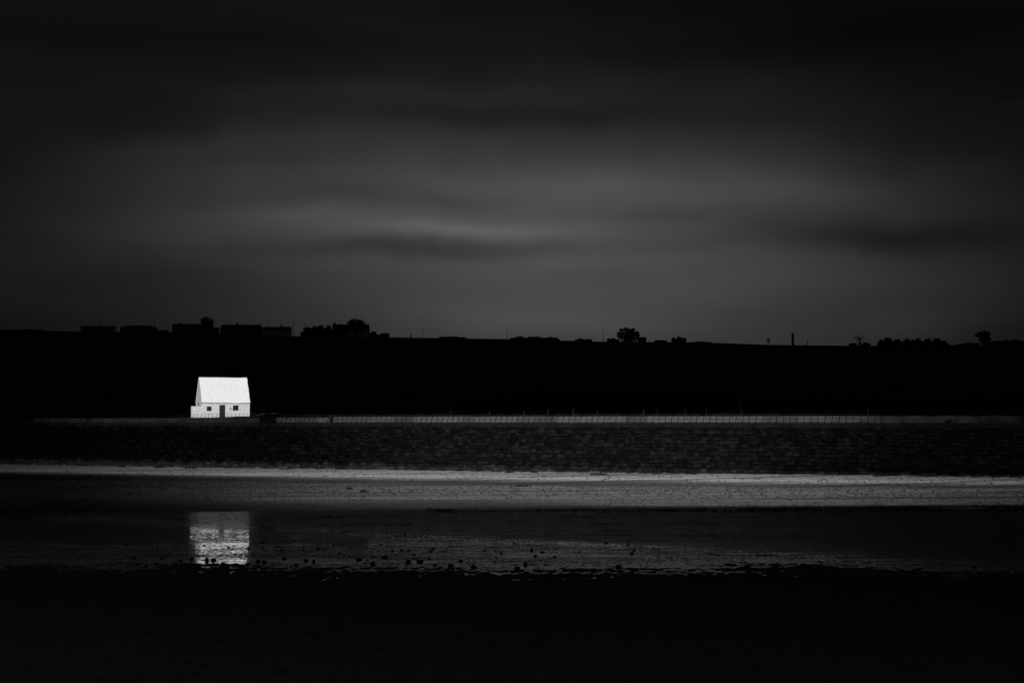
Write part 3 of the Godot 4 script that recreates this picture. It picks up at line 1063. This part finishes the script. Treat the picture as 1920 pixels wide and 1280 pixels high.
	for p in [[770, 627, 0.5, "short stubby post on the bare skyline left of lone pole"], [1514, 637.5, 0.28, "short thin post on skyline right of the dark tower"]]:
		f = ridge(p[0])
		var ph := at(p[0], p[1], RD).y - f.y
		var t := thing("post", p[3], "post", f)
		st = mb()
		tube(st, Vector3(0, -0.5, 0), Vector3(0, ph - 0.2, 0), p[2], p[2] * 0.9, 8)
		part("shaft", done(st), M.timber, t)
		st = mb()
		tube(st, Vector3(0, ph - 0.2, 0), Vector3(0, ph, 0), p[2] * 1.15, p[2] * 0.7, 8)
		part("cap", done(st), M.timber, t)

# ---------------------------------------------------------------- posts, stones, weed
func build_small() -> void:
	var r := RandomNumberGenerator.new()
	r.seed = 41
	var posts := [[918, 771], [983, 771], [1028, 764], [1075, 764], [1120, 770], [1207, 762], [1285, 754], [1325, 757], [1628, 756], [1653, 757]]
	for i in posts.size():
		var px: float = posts[i][0]
		var d := wall_d(px) + 7.5
		var foot := land(px, d)
		var p := at(px, 780, d)
		var h := at(px, posts[i][1], d).y - foot
		var t := thing("fence_post", "thin pale fence post behind the low wall, %s from the left" % ORDER[i], "post", Vector3(p.x, foot, -d), r.randf() * 0.6, "pale posts behind the promenade")
		var st := mb()
		tube(st, Vector3(0, -0.3, 0), Vector3(r.randf_range(-0.05, 0.05), h - 0.08, 0), 0.06, 0.05, 6)
		part("shaft", done(st), M.pale_timber, t)
		st = mb()
		tube(st, Vector3(0, h - 0.08, 0), Vector3(0, h, 0), 0.07, 0.03, 6)
		part("cap", done(st), M.pale_timber, t)
	# dark stones half sunk in the pool
	var kinds := []
	for k in 6:
		var st := mb()
		st.set_smooth_group(0)
		var rows := 5
		var cols := 8
		var pt := func(a: int, b: int) -> Vector3:
			var th := PI * a / rows
			var ph := TAU * (b % cols) / cols
			var v := Vector3(sin(th) * cos(ph), cos(th), sin(th) * sin(ph))
			return v * (1.0 + 0.5 * nz.get_noise_3d(v.x * 12.0 + k * 50, v.y * 12.0, v.z * 12.0))
		for a in rows:
			for b in cols:
				quad(st, pt.call(a, b), pt.call(a, b + 1), pt.call(a + 1, b + 1), pt.call(a + 1, b))
		kinds.append(done(st))
	var spots := [[467, 1028, 1.0], [385, 1022, 0.8], [362, 1046, 1.2], [390, 1050, 1.4], [402, 1049, 1.5], [420, 1055, 1.3], [443, 1038, 0.8], [485, 1051, 1.4], [497, 1053, 1.5], [521, 1024, 1.0], [535, 1046, 1.6], [530, 1030, 1.0], [575, 1050, 1.2], [590, 1052, 1.3], [674, 1048, 1.5], [700, 1056, 1.3], [722, 1044, 1.5], [766, 1053, 1.6], [788, 1052, 1.6], [737, 1031, 1.0], [768, 1031, 1.0], [812, 1028, 1.2], [846, 1059, 1.5], [865, 1051, 1.2], [908, 1031, 1.0], [940, 1036, 1.0], [997, 1031, 1.2], [1016, 1034, 1.0], [1040, 1043, 1.0], [888, 1062, 1.5], [970, 1064, 1.5], [1160, 1062, 1.3], [727, 1000, 0.8], [760, 1001, 0.7], [491, 1003, 0.8], [1136, 1017, 1.0], [1188, 1031, 0.9], [570, 1024, 0.9], [296, 1030, 0.9], [306, 1046, 1.0]]
	for k in 34:
		spots.append([r.randf_range(240, 1300), r.randf_range(1015, 1066), r.randf_range(0.5, 1.2)])
	for s in spots:
		var d: float = F * EYE / (s[1] - 790.0)
		var x: float = (s[0] - 960.0) / F * d
		var o := part("stone", kinds[r.randi_range(0, 5)], M.rock, self)
		var z: float = s[2] * 0.11
		o.transform = Transform3D(Basis(Vector3.UP, r.randf() * TAU).scaled(Vector3(z * r.randf_range(0.9, 1.5), z * r.randf_range(0.7, 1.0), z)), Vector3(x, maxf(sand(x, d), -0.02) + z * 0.25, -d))
		tag(o, "small dark stone half sunk in the shallow pool", "stone", "dark stones in the pool")
	# heaps of weed along the foot of the wall and on the upper sand
	var heaps := [[160, 873], [230, 875], [300, 877], [360, 878], [430, 877], [505, 878], [540, 880], [600, 877], [640, 879], [690, 878], [745, 879], [790, 880], [830, 880], [862, 883], [902, 882], [932, 884], [955, 886], [984, 884], [1002, 886], [1055, 884], [1093, 885], [1118, 890], [1131, 890], [1180, 886], [1215, 887], [1232, 888], [1262, 888], [1292, 888], [1300, 889], [1420, 888], [1475, 890], [1590, 890], [1645, 893], [1660, 892], [1680, 892], [1737, 891], [1745, 893], [1800, 893], [1832, 894], [1872, 894], [1905, 895], [682, 922], [655, 917], [835, 958], [815, 957], [980, 912]]
	for s in heaps:
		var px: float = s[0]
		var d := wall_d(px)
		while d > 100.0:   # where that sight line meets the sand
			var p := at(px, s[1], d)
			if p.y <= sand(p.x, d) + 0.0:
				d += 0.4
				if d > wall_d(px) - 1.2:
					break
			else:
				break
		d = minf(d, wall_d(px) - 1.6)
		var dd := wall_d(px) - 1.6
		while dd > 150.0 and at(px, s[1], dd).y < sand(at(px, s[1], dd).x, dd):
			dd -= 0.5
		d = dd
		var x := (px - 960.0) / F * d
		var st := mb()
		st.set_smooth_group(-1)
		var w := r.randf_range(0.5, 1.5)
		leaves(st, Vector3(0, 0.08, 0), Vector3(w, 0.14, 0.5), 90, 0.15, r)
		leaves(st, Vector3(w * r.randf_range(-0.6, 0.6), 0.14, 0), Vector3(w * 0.4, 0.14, 0.3), 40, 0.13, r)
		var o := part("seaweed_heap", done(st), M.weed, self)
		o.position = Vector3(x, sand(x, d), -d)
		tag(o, "small dark heap of seaweed washed up on the sand", "seaweed", "seaweed heaps along the tide line")
	# shingle scattered over the beach
	var mm := MultiMesh.new()
	mm.transform_format = MultiMesh.TRANSFORM_3D
	mm.mesh = kinds[0]
	var n := 16000
	mm.instance_count = n
	for i in n:
		var px := r.randf_range(-60, 1980)
		var k := pow(r.randf(), 1.3)
		var d := lerpf(186.0, wall_d(px) - 3.0, k)
		if nz.get_noise_2d(px * 0.15, k * 120.0) < -0.05 and r.randf() < 0.8:
			d = lerpf(190.0, wall_d(px) - 3.0, r.randf_range(0.3, 0.62))
		var x := (px - 960.0) / F * d
		var s := 0.04 + 0.1 * pow(r.randf(), 3.0)
		mm.set_instance_transform(i, Transform3D(Basis(Vector3.UP, r.randf() * TAU).scaled(Vector3(s * 1.3, s * 0.7, s)), Vector3(x, maxf(0.0, sand(x, d)) + s * 0.15, -d)))
	var mi := MultiMeshInstance3D.new()
	mi.name = "shingle"
	mi.multimesh = mm
	mi.material_override = M.rock
	add_child(mi)
	tag(mi, "dark shingle scattered over the sand", "shingle")
	mi.set_meta("kind", "stuff")

# ---------------------------------------------------------------- an unseen deck, added to block the sun except through its holes
func build_added_cloud() -> void:
	var hb := Basis(Vector3.UP, deg_to_rad(HOUSE_TURN))
	var lo := Vector2(1e9, 1e9)
	var hi := -lo
	for p in [Vector3(-6.75, 0, 0), Vector3(4.8, 0, 0), Vector3(-4.8, 7.5, -2.7), Vector3(4.8, 7.5, -2.7)]:
		var w: Vector3 = house_at + hb * p
		var c := Vector2(w.dot(sun_r), w.dot(sun_q))
		lo = lo.min(c)
		hi = hi.max(c)
	lo -= Vector2(1.1, 0.5)
	hi += Vector2(0.8, 1.3)
	var n := FastNoiseLite.new()
	n.seed = 17
	n.frequency = 0.02
	n.fractal_octaves = 4
	var pos := func(u: float, v: float) -> Vector3:
		var along := maxf((105.0 - sun_q.y * v) / to_sun.y, (-sun_q.z * v - 250.0) / to_sun.z)
		along += 14.0 * (n.get_noise_2d(u, v) + 0.6)
		return sun_r * u + sun_q * v + to_sun * along
	var thin := func(u: float, v: float) -> float:  # share of sun let through, shaped to the areas meant to be lit
		var e := n.get_noise_2d(u * 12.0, v * 12.0) * 0.4
		if u > lo.x + e and u < hi.x + e and v > lo.y + e * 0.3 and v < hi.y + e:  # hole cut to the cottage so that full sun reaches it
			return 1.0
		# where that ray would land: first on the sand, then on the sea wall
		var ray := sun_r * u + sun_q * v
		var a := (1.0 - ray.y) / to_sun.y
		var p := ray + to_sun * a
		var d := -p.z
		if d < 150.0:
			return 0.0
		var px := px_of(p.x, d)
		var sides := lerpf(0.13, 1.0, sm(-60, 800, px)) * lerpf(1.0, 0.35, sm(1300, 1980, px))
		if d < wall_d(px):
			var sd := shore_d(px)
			var k := (d - sd) / (wall_d(px) - sd)
			var left := sm(1000, 50, px)
			var low := sm(-0.06 - 0.2 * left, 0.08 + 0.1 * left, k) * lerpf(1.0, 0.07 + 0.93 * sm(0.66, 0.8, k), left)
			return sides * low
		# on the wall's face: meet the plane of the wall
		var g := (Vector3(WX, 0, -WD) - ray).dot(dir_in) / to_sun.dot(dir_in)
		var y := (ray + to_sun * g).y
		var mid := sm(520, 900, px) * sm(1700, 1250, px)
		var strip := maxf(mid, sm(500, 660, px) * 0.75 * sm(1750, 1450, px))
		if y < 8.3:
			return 0.085 * mid
		if y < 10.5:
			return 0.11 * strip + 0.07 * sm(80, 300, px) * sm(560, 480, px)
		if y < 12.9:
			return 0.36 * strip + 0.03 * sm(80, 300, px)
		if y < 15.5:
			return 0.2 * mid
		return 0.0
	var r := RandomNumberGenerator.new()
	r.seed = 3
	var fu0 := -190.0
	var fu1 := 70.0
	var fv0 := 80.0
	var fv1 := 196.0
	var cell := 0.5
	var st := mb()
	var added_wisps := mb()
	var cells_u := int((fu1 - fu0) / cell)
	var cells_v := int((fv1 - fv0) / cell)
	var grid := PackedVector3Array()
	grid.resize((cells_u + 1) * (cells_v + 1))
	for j in cells_v + 1:
		for i in cells_u + 1:
			grid[j * (cells_u + 1) + i] = pos.call(fu0 + i * cell, fv0 + j * cell)
	for p in grid:
		st.add_vertex(p)
	for j in cells_v:
		for i in cells_u:
			var t: float = thin.call(fu0 + (i + 0.5) * cell, fv0 + (j + 0.5) * cell)
			if t > 0.0 and t < 0.45:   # only a little sun let through here: finer holes in the added sheet
				for q in 4:
					var a := i * 2 + q % 2
					var b := j * 2 + q / 2
					if fposmod(a * 0.7548777 + b * 0.5698403, 1.0) < t:
						continue
					var u := fu0 + a * cell / 2.0
					var v := fv0 + b * cell / 2.0
					var c0: Vector3 = pos.call(u, v)
					var c1: Vector3 = pos.call(u, v + cell / 2.0)
					var c2: Vector3 = pos.call(u + cell / 2.0, v + cell / 2.0)
					var c3: Vector3 = pos.call(u + cell / 2.0, v)
					quad(added_wisps, c0, c1, c2, c3)
				continue
			if t > 0.0 and fposmod(i * 0.7548777 + j * 0.5698403, 1.0) < t:
				continue
			var o := j * (cells_u + 1) + i
			for k in [o, o + cells_u + 1, o + cells_u + 2, o, o + cells_u + 2, o + 1]:
				st.add_index(k)
	# the wide closed part of the added sheet, keeping sun off the hill
	var first := grid.size()
	var us := [-900.0, -700.0, -500.0, -350.0, -270.0, fu0, -140.0, -90.0, -50.0, -10.0, 30.0, fu1, 110.0, 160.0, 230.0, 330.0, 480.0, 680.0, 900.0]
	var vs := [-140.0, -60.0, 0.0, 40.0, fv0, 110.0, 140.0, 170.0, fv1, 215.0, 240.0, 280.0, 330.0, 390.0, 460.0, 540.0, 640.0, 760.0, 900.0]
	for v in vs:
		for u in us:
			st.add_vertex(pos.call(u, v))
	for j in vs.size() - 1:
		for i in us.size() - 1:
			if us[i] >= fu0 and us[i + 1] <= fu1 and vs[j] >= fv0 and vs[j + 1] <= fv1:
				continue
			var o := first + j * us.size() + i
			for k in [o, o + us.size(), o + us.size() + 1, o, o + us.size() + 1, o + 1]:
				st.add_index(k)
	st.generate_normals()
	var added_cloud := struct("added_cloud", st.commit(), M.added_cloud)  # out of view, added to shade everything outside the holes
	part("added_wisps", done(added_wisps), M.added_cloud, added_cloud)
